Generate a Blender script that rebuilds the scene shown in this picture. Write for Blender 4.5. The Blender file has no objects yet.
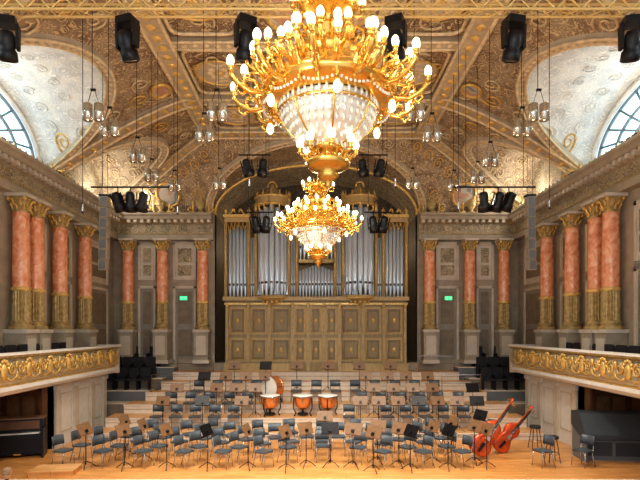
import bpy, math, random
from mathutils import Vector, Matrix
random.seed(7)
EYE=4.8
pi=math.pi
C=bpy.context.scene.collection
# ---------------------------------------------------------------- materials
def newmat(name):
    m=bpy.data.materials.new(name); m.use_nodes=True
    return m,m.node_tree.nodes,m.node_tree.links,m.node_tree.nodes['Principled BSDF']
def plain(name,col,rough=.5,metal=0,em=None,es=0,noise=0.0,nscale=6):
    m,N,L,P=newmat(name)
    P.inputs['Base Color'].default_value=(*col,1); P.inputs['Roughness'].default_value=rough
    P.inputs['Metallic'].default_value=metal
    if em: 
        P.inputs['Emission Color'].default_value=(*em,1); P.inputs['Emission Strength'].default_value=es
    if noise:
        tc=N.new('ShaderNodeTexCoord'); nz=N.new('ShaderNodeTexNoise'); nz.inputs['Scale'].default_value=nscale
        L.new(tc.outputs['Object'],nz.inputs['Vector'])
        r=N.new('ShaderNodeValToRGB'); L.new(nz.outputs['Fac'],r.inputs['Fac'])
        r.color_ramp.elements[0].position=.3; r.color_ramp.elements[1].position=.7
        r.color_ramp.elements[0].color=(*[c*(1-noise) for c in col],1)
        r.color_ramp.elements[1].color=(*[min(1,c*(1+noise)) for c in col],1)
        L.new(r.outputs['Color'],P.inputs['Base Color'])
    return m
def ornate(name,base,gold,scale=1.5,lines=7,thr=.22,metal=.35,bump=.6,base2=None):
    m,N,L,P=newmat(name)
    tc=N.new('ShaderNodeTexCoord'); nz=N.new('ShaderNodeTexNoise'); nz.inputs['Scale'].default_value=scale
    nz.inputs['Detail'].default_value=1.0; nz.inputs['Distortion'].default_value=1.2
    L.new(tc.outputs['Object'],nz.inputs['Vector'])
    mu=N.new('ShaderNodeMath'); mu.operation='MULTIPLY'; mu.inputs[1].default_value=lines
    L.new(nz.outputs['Fac'],mu.inputs[0])
    pp=N.new('ShaderNodeMath'); pp.operation='PINGPONG'; pp.inputs[1].default_value=.5
    L.new(mu.outputs[0],pp.inputs[0])
    vo=N.new('ShaderNodeTexVoronoi'); vo.inputs['Scale'].default_value=scale*3.5
    L.new(tc.outputs['Object'],vo.inputs['Vector'])
    mm=N.new('ShaderNodeMath'); mm.operation='MULTIPLY'; L.new(pp.outputs[0],mm.inputs[0])
    ad=N.new('ShaderNodeMath'); ad.operation='ADD'; ad.inputs[1].default_value=.45; L.new(vo.outputs['Distance'],ad.inputs[0])
    L.new(ad.outputs[0],mm.inputs[1])
    r=N.new('ShaderNodeValToRGB'); L.new(mm.outputs[0],r.inputs['Fac'])
    e=r.color_ramp.elements
    e[0].position=thr*.55; e[0].color=(1,1,1,1); e[1].position=thr; e[1].color=(0,0,0,1)
    mx=N.new('ShaderNodeMix'); mx.data_type='RGBA'
    L.new(r.outputs['Color'],mx.inputs['Factor'])
    mx.inputs['B'].default_value=(*gold,1)
    n2=N.new('ShaderNodeTexNoise'); n2.inputs['Scale'].default_value=scale*.7; L.new(tc.outputs['Object'],n2.inputs['Vector'])
    r2=N.new('ShaderNodeValToRGB'); L.new(n2.outputs['Fac'],r2.inputs['Fac'])
    b2=base2 or [c*.6 for c in base]
    r2.color_ramp.elements[0].position=.42; r2.color_ramp.elements[1].position=.58
    r2.color_ramp.elements[0].color=(*base,1); r2.color_ramp.elements[1].color=(*b2,1)
    L.new(r2.outputs['Color'],mx.inputs['A'])
    L.new(mx.outputs['Result'],P.inputs['Base Color'])
    mt=N.new('ShaderNodeMath'); mt.operation='MULTIPLY'; mt.inputs[1].default_value=metal
    L.new(r.outputs['Color'],mt.inputs[0]); L.new(mt.outputs[0],P.inputs['Metallic'])
    bp=N.new('ShaderNodeBump'); bp.inputs['Strength'].default_value=bump; bp.inputs['Distance'].default_value=.05
    L.new(r.outputs['Color'],bp.inputs['Height']); L.new(bp.outputs['Normal'],P.inputs['Normal'])
    P.inputs['Roughness'].default_value=.45
    return m
def marble(name,a,b,c):
    m,N,L,P=newmat(name)
    tc=N.new('ShaderNodeTexCoord'); nz=N.new('ShaderNodeTexNoise'); nz.inputs['Scale'].default_value=3.4
    nz.inputs['Detail'].default_value=7; nz.inputs['Distortion'].default_value=1.6
    L.new(tc.outputs['Object'],nz.inputs['Vector'])
    r=N.new('ShaderNodeValToRGB'); L.new(nz.outputs['Fac'],r.inputs['Fac'])
    e=r.color_ramp.elements; e[0].position=.3; e[0].color=(*a,1); e[1].position=.72; e[1].color=(*c,1)
    k=e.new(.5); k.color=(*b,1)
    L.new(r.outputs['Color'],P.inputs['Base Color']); P.inputs['Roughness'].default_value=.22
    return m
def wood(name,a,b,sx=1,sy=8,rough=.3,planks=True):
    m,N,L,P=newmat(name)
    tc=N.new('ShaderNodeTexCoord'); mp=N.new('ShaderNodeMapping'); mp.inputs['Scale'].default_value=(sx,sy,1)
    L.new(tc.outputs['Object'],mp.inputs['Vector'])
    nz=N.new('ShaderNodeTexNoise'); nz.inputs['Scale'].default_value=2; nz.inputs['Detail'].default_value=6
    L.new(mp.outputs[0],nz.inputs['Vector'])
    r=N.new('ShaderNodeValToRGB'); L.new(nz.outputs['Fac'],r.inputs['Fac'])
    r.color_ramp.elements[0].position=.35; r.color_ramp.elements[1].position=.65
    r.color_ramp.elements[0].color=(*a,1); r.color_ramp.elements[1].color=(*b,1)
    src=r.outputs['Color']
    if planks:
        br=N.new('ShaderNodeTexBrick'); L.new(tc.outputs['Object'],br.inputs['Vector'])
        br.inputs['Scale'].default_value=1; br.inputs['Brick Width'].default_value=1.6; br.inputs['Row Height'].default_value=.14
        br.inputs['Mortar Size'].default_value=.006
        br.inputs['Color1'].default_value=(1,1,1,1); br.inputs['Color2'].default_value=(.82,.78,.74,1); br.inputs['Mortar'].default_value=(.4,.35,.3,1)
        mx=N.new('ShaderNodeMix'); mx.data_type='RGBA'; mx.blend_type='MULTIPLY'; mx.inputs['Factor'].default_value=1
        L.new(src,mx.inputs['A']); L.new(br.outputs['Color'],mx.inputs['B']); src=mx.outputs['Result']
    L.new(src,P.inputs['Base Color']); P.inputs['Roughness'].default_value=rough
    return m
GOLD=plain('gilding',(.76,.53,.19),.38,.4,noise=.2,nscale=9)
GOLDD=plain('old_gilding',(.44,.33,.15),.45,.3,noise=.3,nscale=8)
GCREAM=plain('gilded_cream_stucco',(.74,.61,.40),.5,.1,noise=.2,nscale=7)
BRASS=plain('brass',(.78,.47,.12),.26,.85)
STONE=plain('greige_plaster',(.40,.35,.275),.6,noise=.12,nscale=3)
STONE2=plain('light_plaster',(.60,.55,.47),.6,noise=.08,nscale=3)
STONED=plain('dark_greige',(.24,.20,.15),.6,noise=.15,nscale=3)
DOORM=plain('door_paint',(.31,.29,.25),.5,noise=.1)
WHITEP=plain('white_plaster',(.74,.73,.70),.6,noise=.05)
MARB=marble('salmon_marble',(.66,.22,.10),(.82,.37,.20),(.90,.57,.40))
CEILO=ornate('ceiling_ornament',(.31,.22,.14),(.70,.58,.39),2.4,7,.15,.1,base2=(.21,.135,.085))
COVE=ornate('cove_ornament',(.42,.33,.23),(.74,.61,.40),3.2,6,.15,.1,base2=(.28,.20,.135))
VAULT=ornate('lunette_vault_ornament',(.78,.81,.80),(.92,.93,.88),2.6,7,.16,.0,.35,base2=(.64,.68,.69))
FRIEZE=ornate('frieze_ornament',(.38,.33,.25),(.66,.53,.32),4,7,.2,.2)
PARA=ornate('parapet_ornament',(.60,.59,.53),(.88,.64,.22),5,7,.24,.35,1,base2=(.46,.47,.45))
BAND=plain('rib_stucco',(.54,.45,.33),.55,0,noise=.12,nscale=4)
FLOORW=wood('stage_parquet',(.64,.29,.085),(.84,.45,.165))
TREAD=wood('riser_wood',(.72,.39,.15),(.84,.51,.24),1,6,.35)
RISERM=plain('riser_face',(.80,.70,.58),.5,noise=.06)
PIPE=plain('tin_pipe',(.74,.86,1.0),.28,.35)
PIPED=plain('pipe_mouth',(.05,.05,.05),.6)
CASE=wood('organ_case',(.27,.20,.09),(.36,.27,.13),6,1,.4,False)
CASED=wood('organ_case_frame',(.44,.33,.16),(.54,.41,.21),6,1,.4,False)
CASEP=wood('organ_case_panel',(.18,.13,.06),(.25,.18,.09),6,1,.4,False)
BLACK=plain('black_metal',(.012,.012,.015),.4,.3)
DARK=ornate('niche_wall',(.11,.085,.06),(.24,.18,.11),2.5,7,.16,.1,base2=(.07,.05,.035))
STEEL=plain('steel',(.5,.5,.52),.25,.9)
CHAIRM=plain('chair_shell',(.075,.095,.115),.35)
SEATD=plain('dark_upholstery',(.025,.025,.03),.7)
DESK=plain('walnut_desk',(.22,.125,.065),.4,noise=.2)
PAPER=plain('sheet_music_paper',(.85,.84,.8),.7)
BULB=plain('bulb_glow',(1,.92,.78),.3,0,(1,.87,.60),2.6)
CRYST=plain('crystal',(.80,.79,.74),.06,.3,(1,.9,.7),.05)
COPPER=plain('copper',(.90,.40,.16),.25,.75)
BASSW=plain('varnish',(.50,.075,.018),.22,0,noise=.3,nscale=4)
GREY=plain('console_cover',(.05,.062,.075),.6)
GREYL=plain('console_panel',(.17,.185,.20),.5)
GLASS=plain('window_daylight_glass',(.6,.8,.9),.1,0,(.52,.84,1),1.7)
FRAMEM=plain('window_frame_paint',(.20,.25,.28),.5)
EXITG=plain('exit_sign_green',(.02,.45,.2),.5,0,(.05,.9,.35),1.2)
TRUSSM=plain('truss_yellow',(.80,.60,.26),.4,.35)
CANM=plain('can_nickel',(.60,.57,.50),.25,.75)
FACE=plain('lens_glow',(1,.9,.7),.4,0,(1,.85,.6),4)
WOODD=wood('dark_wood',(.10,.045,.02),(.18,.08,.035),1,6,.4,False)
WOODM=wood('alcove_wood',(.28,.14,.06),(.36,.19,.09),1,6,.4,False)
def fresco():
    m,N,L,P=newmat('ceiling_fresco')
    tc=N.new('ShaderNodeTexCoord'); nz=N.new('ShaderNodeTexNoise'); nz.inputs['Scale'].default_value=1.3; nz.inputs['Detail'].default_value=5
    nz.inputs['Distortion'].default_value=1
    L.new(tc.outputs['Object'],nz.inputs['Vector']); r=N.new('ShaderNodeValToRGB'); L.new(nz.outputs['Fac'],r.inputs['Fac'])
    e=r.color_ramp.elements; e[0].position=.3; e[0].color=(.22,.14,.09,1); e[1].position=.7; e[1].color=(.62,.50,.38,1)
    for p,c in ((.42,(.28,.34,.38,1)),(.5,(.58,.55,.48,1)),(.6,(.55,.30,.2,1))):
        k=e.new(p); k.color=c
    L.new(r.outputs['Color'],P.inputs['Base Color']); P.inputs['Roughness'].default_value=.6
    return m
FRESCO=fresco()
# ---------------------------------------------------------------- mesh builder
class MB:
    def __init__(s): s.v=[];s.f=[];s.m=[];s.sm=[];s.mats=[]
    def mi(s,mat):
        if mat not in s.mats: s.mats.append(mat)
        return s.mats.index(mat)
    def add(s,vs,fs,mat,smooth=False):
        b=len(s.v); s.v+= [tuple(v) for v in vs]; k=s.mi(mat)
        for f in fs: s.f.append(tuple(b+i for i in f)); s.m.append(k); s.sm.append(smooth)
    def box(s,c,d,mat,rz=0,M=None,taper=1):
        vs=[]
        for z in(-.5,.5):
            t=taper if z>0 else 1
            for x,y in((-.5,-.5),(.5,-.5),(.5,.5),(-.5,.5)):
                p=Vector((x*d[0]*t,y*d[1]*t,z*d[2]))
                if M is not None: p=M@p
                if rz: p=Matrix.Rotation(rz,3,'Z')@p
                vs.append((p.x+c[0],p.y+c[1],p.z+c[2]))
        s.add(vs,[(0,3,2,1),(4,5,6,7),(0,1,5,4),(1,2,6,5),(2,3,7,6),(3,0,4,7)],mat)
    def bx(s,x0,x1,y0,y1,z0,z1,mat):
        s.box(((x0+x1)/2,(y0+y1)/2,(z0+z1)/2),(abs(x1-x0),abs(y1-y0),abs(z1-z0)),mat)
    def cyl(s,p0,p1,r0,r1,n,mat,caps=True,smooth=True):
        p0=Vector(p0);p1=Vector(p1);d=(p1-p0).normalized()
        a=d.orthogonal().normalized();b=d.cross(a)
        vs=[]
        for p,r in((p0,r0),(p1,r1)):
            for i in range(n):
                t=2*pi*i/n; vs.append(p+a*math.cos(t)*r+b*math.sin(t)*r)
        fs=[(i,(i+1)%n,n+(i+1)%n,n+i) for i in range(n)]
        s.add(vs,fs,mat,smooth)
        if caps:
            s.add(vs,[tuple(range(n))[::-1],tuple(range(n,2*n))],mat)
    def lathe(s,prof,c,n,mat,smooth=True,arc=(0,2*pi),sc=(1,1)):
        vs=[];full=abs(arc[1]-arc[0]-2*pi)<1e-6;m=n if full else n+1
        for r,z in prof:
            for i in range(m):
                t=arc[0]+(arc[1]-arc[0])*i/n
                vs.append((c[0]+r*math.cos(t)*sc[0],c[1]+r*math.sin(t)*sc[1],c[2]+z))
        fs=[]
        for j in range(len(prof)-1):
            for i in range(n):
                i2=(i+1)%m
                fs.append((j*m+i,j*m+i2,(j+1)*m+i2,(j+1)*m+i))
        s.add(vs,fs,mat,smooth)
    def ball(s,c,r,mat,n=8,k=5,sc=(1,1,1)):
        pr=[(r*math.sin(pi*j/k)*1,-r*math.cos(pi*j/k)*sc[2]) for j in range(k+1)]
        s.lathe(pr,c,n,mat,True,sc=(sc[0],sc[1]))
    def tube(s,pts,r,n,mat,rend=None):
        pts=[Vector(p) for p in pts];N=len(pts);vs=[];ref=None
        for i,p in enumerate(pts):
            d=(pts[min(i+1,N-1)]-pts[max(i-1,0)]).normalized()
            if ref is None: a=d.orthogonal().normalized()
            else:
                a=ref-d*ref.dot(d)
                a=a.normalized() if a.length>1e-5 else d.orthogonal().normalized()
            ref=a;b=d.cross(a);rr=r if rend is None else r+(rend-r)*i/(N-1)
            for j in range(n):
                t=2*pi*j/n; vs.append(p+a*math.cos(t)*rr+b*math.sin(t)*rr)
        fs=[(i*n+j,i*n+(j+1)%n,(i+1)*n+(j+1)%n,(i+1)*n+j) for i in range(N-1) for j in range(n)]
        fs+= [tuple(range(n))[::-1],tuple(range((N-1)*n,N*n))]
        s.add(vs,fs,mat,True)
    def prism(s,poly,z0,z1,mat,axis='z',M=None):
        n=len(poly)
        def P(u,v,w):
            if axis=='z': return (u,v,w)
            if axis=='y': return (u,w,v)
            return (w,u,v)
        vs=[Vector(P(u,v,z0)) for u,v in poly]+[Vector(P(u,v,z1)) for u,v in poly]
        if M is not None: vs=[M@v for v in vs]
        s.add(vs,[(i,(i+1)%n,n+(i+1)%n,n+i) for i in range(n)]+[tuple(range(n))[::-1],tuple(range(n,2*n))],mat)
    def obj(s,name,loc=(0,0,0),rz=0,fix=True):
        me=bpy.data.meshes.new(name); me.from_pydata(s.v,[],s.f)
        for m in s.mats: me.materials.append(m)
        me.polygons.foreach_set('material_index',s.m); me.polygons.foreach_set('use_smooth',s.sm)
        me.update()
        if fix:
            import bmesh
            bm=bmesh.new(); bm.from_mesh(me); bmesh.ops.recalc_face_normals(bm,faces=bm.faces); bm.to_mesh(me); bm.free()
        o=bpy.data.objects.new(name,me); C.objects.link(o); o.location=loc; o.rotation_euler=(0,0,rz)
        return o
def dup(o,loc,rz=0,sc=None):
    n=bpy.data.objects.new(o.name.split('.')[0],o.data); C.objects.link(n); n.location=loc; n.rotation_euler=(0,0,rz); n.scale=o.scale if sc is None else (sc,sc,sc)
    return n
def rrect(w,h,r,n=4,cx=0,cy=0):
    p=[]
    for (sx,sy,a0) in((1,1,0),(-1,1,90),(-1,-1,180),(1,-1,270)):
        for i in range(n+1):
            a=math.radians(a0+90*i/n)
            p.append((cx+sx*(w/2-r)+r*math.cos(a),cy+sy*(h/2-r)+r*math.sin(a)))
    return p
# ---------------------------------------------------------------- hall dimensions (relative to eye height)
HW=9.3; YB=23.0; YF=-3.0; ZS=5.3; HC=2.7; SW=5.1; BW=3.0
FL=-4.8; ST=-3.85; BALZ=-1.5
def prof(s): s=max(0,min(1,s)); return 1-(1-s)**1.3
BAYS=[(.9,3.0,2.0),(7.4,2.8,2.0),(13.8,3.2,2.05),(19.6,2.2,2.0)]
RIBY=(17.2,10.4,4.2)
AR=4.9; AH=2.5
def Hc(x,y):
    z=min(prof((HW-abs(x))/SW),prof((YB-y)/BW))*HC
    for yc,r,h in BAYS:
        u=(y-yc)/r
        if abs(u)<1: z=max(z,h*math.sqrt(1-u*u))
    u=x/AR
    if abs(u)<1: z=max(z,AH*math.sqrt(1-u*u))
    return ZS+z
def inpen(x,y):
    m=min(prof((HW-abs(x))/SW),prof((YB-y)/BW))*HC
    for yc,r,h in BAYS:
        u=(y-yc)/r
        if abs(u)<1 and h*math.sqrt(1-u*u)>m: return 1
    return 0
mb=MB(); nx=186; ny=260
vs=[];
for j in range(ny+1):
    y=YF+(YB-YF)*j/ny
    for i in range(nx+1):
        x=-HW+2*HW*i/nx
        vs.append((x,y,Hc(x,y)))
fa=[];fb=[];fc=[]
for j in range(ny):
    for i in range(nx):
        f=(j*(nx+1)+i,(j+1)*(nx+1)+i,(j+1)*(nx+1)+i+1,j*(nx+1)+i+1)
        x=-HW+2*HW*(i+.5)/nx; y=YF+(YB-YF)*(j+.5)/ny
        if inpen(x,y) and y<17.2: fb.append(f)
        elif abs(x)<4.25 and y<20: fa.append(f)
        else: fc.append(f)
mb.v=[tuple(v) for v in vs]
for fl,mt in((fa,CEILO),(fb,VAULT),(fc,COVE)):
    k=mb.mi(mt)
    for f in fl: mb.f.append(f); mb.m.append(k); mb.sm.append(True)
mb.obj('ceiling',fix=False)
def rib(mb,path,w,t,mat,edge=GCREAM,steps=None,er=.045,beads=True):
    P=[Vector((x,y,0)) for x,y in path];n=len(P);vs=[];L=[];R=[];M_=[]
    for i,p in enumerate(P):
        d=(P[min(i+1,n-1)]-P[max(i-1,0)]).normalized(); q=Vector((-d.y,d.x,0))
        z=Hc(p.x,p.y)
        a=p+q*w/2;b=p-q*w/2
        za=min(z+.02,Hc(max(-HW,min(HW,a.x)),min(YB,a.y)));zb=min(z+.02,Hc(max(-HW,min(HW,b.x)),min(YB,b.y)))
        za=(za+z)/2; zb=(zb+z)/2
        vs+=[(a.x,a.y,za+.1),(a.x,a.y,za-t),(b.x,b.y,zb-t),(b.x,b.y,zb+.1)]
        L.append((a.x,a.y,za-t));R.append((b.x,b.y,zb-t)); M_.append(Vector((p.x,p.y,(za+zb)/2-t)))
    fs=[(i*4+j,i*4+j+1,(i+1)*4+j+1,(i+1)*4+j) for i in range(n-1) for j in range(3)]
    mb.add(vs,fs,mat)
    if edge:
        mb.tube(L,er,5,edge);mb.tube(R,er,5,edge)
    if beads and w>.25:
        acc=0
        for i in range(n-1):
            a,b=M_[i],M_[i+1]; Ls=(b-a).length
            while acc<Ls:
                p=a+(b-a)*(acc/Ls); mb.ball(p,w*.27,GOLD if w>.4 else GCREAM,8,4,(1,1,.45)); acc+=w*.85
            acc-=Ls
def seg(a,b,n): return [(a[0]+(b[0]-a[0])*i/n,a[1]+(b[1]-a[1])*i/n) for i in range(n+1)]
mb=MB()
for sx in(-1,1):
    rib(mb,seg((sx*4.25,YF),(sx*4.25,20),30),.55,.18,BAND,er=.06)
    rib(mb,seg((sx*1.75,YF),(sx*1.75,20),30),.3,.14,BAND)
    for y in RIBY:
        rib(mb,seg((sx*9.25,y),(sx*4.25,y),24),.55,.16,BAND,er=.055)
    rib(mb,seg((sx*9.2,22.9),(sx*4.3,20.05),24),.42,.14,BAND)
    for yc,r,h in BAYS:
        pts=[]
        for i in range(41):
            th=pi*i/40; q=h*math.sin(th)/HC; s=1-(1-q)**(1/1.3)
            pts.append((sx*(HW-SW*s),yc-r*math.cos(th)))
        rib(mb,[(p[0]*.995,p[1]) for p in pts],.26,.12,BAND,er=.045)
rib(mb,seg((-4.25,20),(4.25,20),20),.5,.18,BAND,er=.06)
for y in(17.2,13.8,10.4,7.2,4.2):
    rib(mb,seg((-4.25,y),(4.25,y),12),.36,.16,BAND)
pts=[]
for i in range(41):
    th=pi*i/40; q=AH*math.sin(th)/HC; s=1-(1-q)**(1/1.3)
    pts.append((-AR*math.cos(th),YB-BW*s))
rib(mb,pts,.28,.12,BAND)
mb.obj('trim_1',fix=True)
def spiral(cx,cy,size,turn,ang,n=16,turns=1.6):
    out=[]
    for i in range(n):
        t=i/(n-1); r=size*(1-.85*t); a=ang+turn*t*turns*2*pi
        out.append((cx+r*math.cos(a),cy+r*math.sin(a)))
    return out
mb=MB()
def cs(cx,cy,size,turn,ang,r=.03,mat=GCREAM):
    P=spiral(cx,cy,size,turn,ang)
    P=[(max(-HW+.05,min(HW-.05,x)),min(YB-.05,y)) for x,y in P]
    mb.tube([(x,y,Hc(x,y)-.04) for x,y in P],r,5,mat,r*.6)
def rosette(x,y,r):
    mb.ball((x,y,Hc(x,y)-.05),r*.35,GOLD,8,4,(1,1,.5))
    for k in range(8):
        a=k*pi/4; mb.ball((x+r*.65*math.cos(a),y+r*.65*math.sin(a),Hc(x,y)-.03),r*.3,GCREAM,6,4,(1,1,.4))
def cartouche(x,y,rx,ry):
    pl=[(x+rx*math.cos(a),y+ry*math.sin(a)) for a in[2*pi*i/24 for i in range(25)]]
    mb.tube([(a,b,Hc(a,min(YB-.02,b))-.06) for a,b in pl],.06,6,GOLD)
    c=len(pl)-1
    vs=[(a,b,Hc(a,min(YB-.02,b))-.05) for a,b in pl[:-1]]+[(x,y,Hc(x,y)-.09)]
    mb.add(vs,[(i,(i+1)%c,c) for i in range(c)],FRESCO,True)
for sx in(-1,1):
    for y in RIBY[:2]:
        for d in(-1,1):
            for k,(dx,dy,s) in enumerate(((.9,.6,.25),(1.8,.75,.28),(2.7,.95,.32),(3.6,1.05,.34),(3.9,1.8,.3),(4.4,.65,.22))):
                x=sx*(HW-dx)
                cs(x,y+d*dy,s,sx*d,random.uniform(0,1)+pi/2,.038,mat=GOLD if k%3==0 else GCREAM)
    for k in range(9):
        t=(k+.6)/9.5
        x=sx*(9.2-4.9*t); y=22.9-2.85*t
        cs(x-sx*.1,y-.75-.2*math.sin(k),.26,sx,k)
        cs(x-sx*.6,min(22.8,y+.35),.22,-sx,k,mat=GOLD)
    cartouche(sx*6.6,22.3,.5,.38)
    cartouche(sx*5.0,16.1,.3,.35)
    for x in(5.3,7.6,8.3):
        cs(sx*x,22.35,.3,sx,0,mat=GOLD); cs(sx*x+.4,22.75,.2,-sx,2)
    for y in(18.6,15.5,12.1,8.8,5.7):
        for dd in(-.75,.75):
            cs(sx*3.0,y+dd,.42,sx*dd,dd,.04); cs(sx*2.35,y+dd*.5,.2,-sx*dd,0); cs(sx*3.65,y+dd*.5,.2,-sx*dd,pi,mat=GOLD)
        rosette(sx*3.0,y,.42)
    for y in (20,17.2,13.8,10.4,7.2): rosette(sx*4.25,y,.36)
    for i in range(7):
        yy=17.9+i*.55
        cs(sx*8.5,yy,.22,sx,i,.025); cs(sx*7.6,yy+.2,.24,-sx,i,.025)
    for i in range(9):
        yy=11.4+i*.6
        cs(sx*8.6,yy,.2,sx,i,.018,WHITEP); cs(sx*7.7,yy+.2,.2,-sx,i,.018,WHITEP)
for x in[-3.6+.6*i for i in range(13)]:
    cs(x,20.55,.2,1 if x>0 else -1,0,.025)
mb.obj('gilded_ceiling_relief')
mb=MB()
for y,hh in((18.6,1.0),(15.5,1.2),(12.1,1.25),(8.8,1.2),(5.7,1.1)):
    pl=[(1.3*math.cos(a)*(abs(math.cos(a))+1e-6)**-.35,y+hh*math.sin(a)*(abs(math.sin(a))+1e-6)**-.35) for a in [2*pi*i/40 for i in range(40)]]
    mb.prism(pl,7.93,7.99,FRESCO)
    mb.tube([(x,yy,7.93) for x,yy in pl+[pl[0]]],.07,6,GOLD)
    for sx in(-1,1):
        pl=rrect(1.75,hh*2.15,.3,4,sx*3.0,y)
        mb.tube([(x,yy,7.96) for x,yy in pl+[pl[0]]],.06,5,GCREAM)
        pl=[(sx*3.0+.72*math.cos(a),y+.72*math.sin(a)) for a in [2*pi*i/32 for i in range(32)]]
        mb.prism(pl,7.95,7.99,BAND)
        mb.tube([(x,yy,7.95) for x,yy in pl+[pl[0]]],.045,5,GOLD)
mb.obj('ceiling_painting_panel')
# ---------------------------------------------------------------- walls
for sx,nm,nb in((-1,'wall_left',1),(1,'wall_right',2)):
    mb=MB()
    X=sx*HW; X2=sx*(HW+.25)
    mb.bx(X,X2,YF,20.3,BALZ-.2,ZS,STONE)
    mb.bx(X,X2,20.3,YB+.2,FL,ZS,STONE)
    n=260
    for i in range(n):
        y0=YF+(YB-YF)*i/n;y1=YF+(YB-YF)*(i+1)/n;ym=(y0+y1)/2
        top=Hc(X*.999,ym)+.3; hole=None
        for yc,r,h in BAYS[:3]:
            u=(ym-yc)/(r-.35)
            if abs(u)<1: hole=(ZS+.2,ZS+.2+(h-.45)*math.sqrt(1-u*u))
        k=VAULT if hole or ym<17 else FRIEZE
        def quad(a,b): mb.add([(X,y0,a),(X,y1,a),(X,y1,b),(X,y0,b)],[(0,1,2,3)],k)
        if hole: quad(ZS,hole[0]);quad(hole[1],top)
        else: quad(ZS,top)
    for (a,b) in((16.4,17.1),(18.0,18.9),(20.0,22.2),(11.8,14.5)):
        for z0,z1 in((-1.3,1.7),(2.0,3.6)):
            dm=DOORM if z0<0 else STONE2
            mb.bx(X,X-sx*.04,a+.1,b-.1,z0,z1,dm)
            for q in((a,a+.12,z0,z1+.12),(b-.12,b,z0,z1+.12)): mb.bx(X,X-sx*.09,q[0],q[1],q[2],q[3],STONE2)
            mb.bx(X,X-sx*.09,a,b,z1,z1+.12,STONE2)
            mb.bx(X-sx*.04,X-sx*.07,a+.22,b-.22,z0+.25,z0+(z1-z0)*.45,STONED)
            mb.bx(X-sx*.04,X-sx*.07,a+.22,b-.22,z0+(z1-z0)*.52,z1-.15,STONED)
    mb.obj(nm,fix=False)
    for j,(yc,r,h) in enumerate(BAYS[:3]):
        mb=MB(); r-=.35;h-=.45; zb=ZS+.2
        P=[(yc-r*math.cos(pi*i/32),zb+h*math.sin(pi*i/32)) for i in range(33)]
        mb.prism(P,X+sx*.18,X+sx*.2,GLASS,'x')
        for k in(1,.66,.36):
            mb.tube([(X+sx*.1,yc+(y-yc)*k,zb+(z-zb)*k) for y,z in P],.05,5,FRAMEM)
        for k in range(1,10):
            a=pi*k/10
            mb.tube([(X+sx*.1,yc,zb),(X+sx*.1,yc-r*math.cos(a),zb+h*math.sin(a))],.035,5,FRAMEM)
        mb.tube([(X+sx*.1,yc-r,zb),(X+sx*.1,yc+r,zb)],.06,5,FRAMEM)
        mb.tube([(X-sx*.02,y,z) for y,z in [(yc+(y-yc)*1.03,zb+(z-zb)*1.04) for y,z in P]],.07,6,WHITEP)
        mb.obj('window_%d'%(nb+2*j))
mb=MB()
OW=4.65
for sx in(-1,1):
    mb.bx(sx*OW,sx*(HW+.2),YB,YB+.3,FL,ZS,STONE)
    for (a,b) in((5.5,6.55),(7.35,8.15)):
        for z0,z1 in((-1.35,1.9),(2.3,3.9)):
            dm=DOORM if z0<0 else STONE2
            x0,x1=sx*a,sx*b
            mb.bx(x0,x1,YB,YB-.04,z0,z1,dm)
            mb.bx(x0,x0+sx*.1,YB,YB-.1,z0,z1+.1,STONE2);mb.bx(x1-sx*.1,x1,YB,YB-.1,z0,z1+.1,STONE2)
            mb.bx(x0,x1,YB,YB-.1,z1,z1+.12,STONE2)
            mb.bx(x0+sx*.22,x1-sx*.22,YB-.04,YB-.07,z0+.2,z0+(z1-z0)*.42,STONED if z0<0 else FRIEZE)
            mb.bx(x0+sx*.22,x1-sx*.22,YB-.04,YB-.07,z0+(z1-z0)*.5,z1-.15,STONED if z0<0 else FRIEZE)
mb.bx(-OW,OW,YB,YB+.3,FL,BALZ,STONE)
n=80
for i in range(n):
    x0=-AR+2*AR*i/n;x1=-AR+2*AR*(i+1)/n
    def f(x,R,h): 
        u=x/R
        return h*math.sqrt(max(0,1-u*u))
    a0,a1=ZS+f(x0,OW,AH-.22),ZS+f(x1,OW,AH-.22)
    b0,b1=ZS+f(x0,AR,AH)+.2,ZS+f(x1,AR,AH)+.2
    mb.add([(x0,YB,a0),(x1,YB,a1),(x1,YB,b1),(x0,YB,b0)],[(0,1,2,3)],COVE)
    mb.add([(x0,YB,a0),(x1,YB,a1),(x1,YB+3,a1),(x0,YB+3,a0)],[(0,1,2,3)],COVE)
arc=[(-OW*math.cos(pi*i/48),YB-.03,ZS+(AH-.22)*math.sin(pi*i/48)) for i in range(49)]
mb.tube(arc,.09,6,GOLD)
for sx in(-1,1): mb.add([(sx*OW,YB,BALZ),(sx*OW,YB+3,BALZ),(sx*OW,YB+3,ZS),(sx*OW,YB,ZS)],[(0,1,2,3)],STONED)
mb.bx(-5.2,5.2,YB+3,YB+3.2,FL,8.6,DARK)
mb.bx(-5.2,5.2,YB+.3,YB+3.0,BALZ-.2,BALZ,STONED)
mb.obj('wall_back',fix=False)
PR=[(0,4.1),(.32,4.1),(.32,4.33),(.36,4.35),(.36,4.40),(.26,4.42),(.26,4.80),(.34,4.84),(.40,4.93),(.62,4.97),(.66,5.09),(.74,5.15),(.74,5.24),(0,5.3)]
mb=MB()
def ext(fn,a,b):
    vs=[fn(d,z,a) for d,z in PR]+[fn(d,z,b) for d,z in PR];n=len(PR)
    for i in range(n-1):
        mt=FRIEZE if i==5 else (GOLDD if i in(3,7) else STONE)
        mb.add([vs[i],vs[i+1],vs[n+i+1],vs[n+i]],[(0,1,2,3)],mt)
    mb.add(vs,[tuple(range(n)),tuple(range(n,2*n))[::-1]],STONE)
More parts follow.
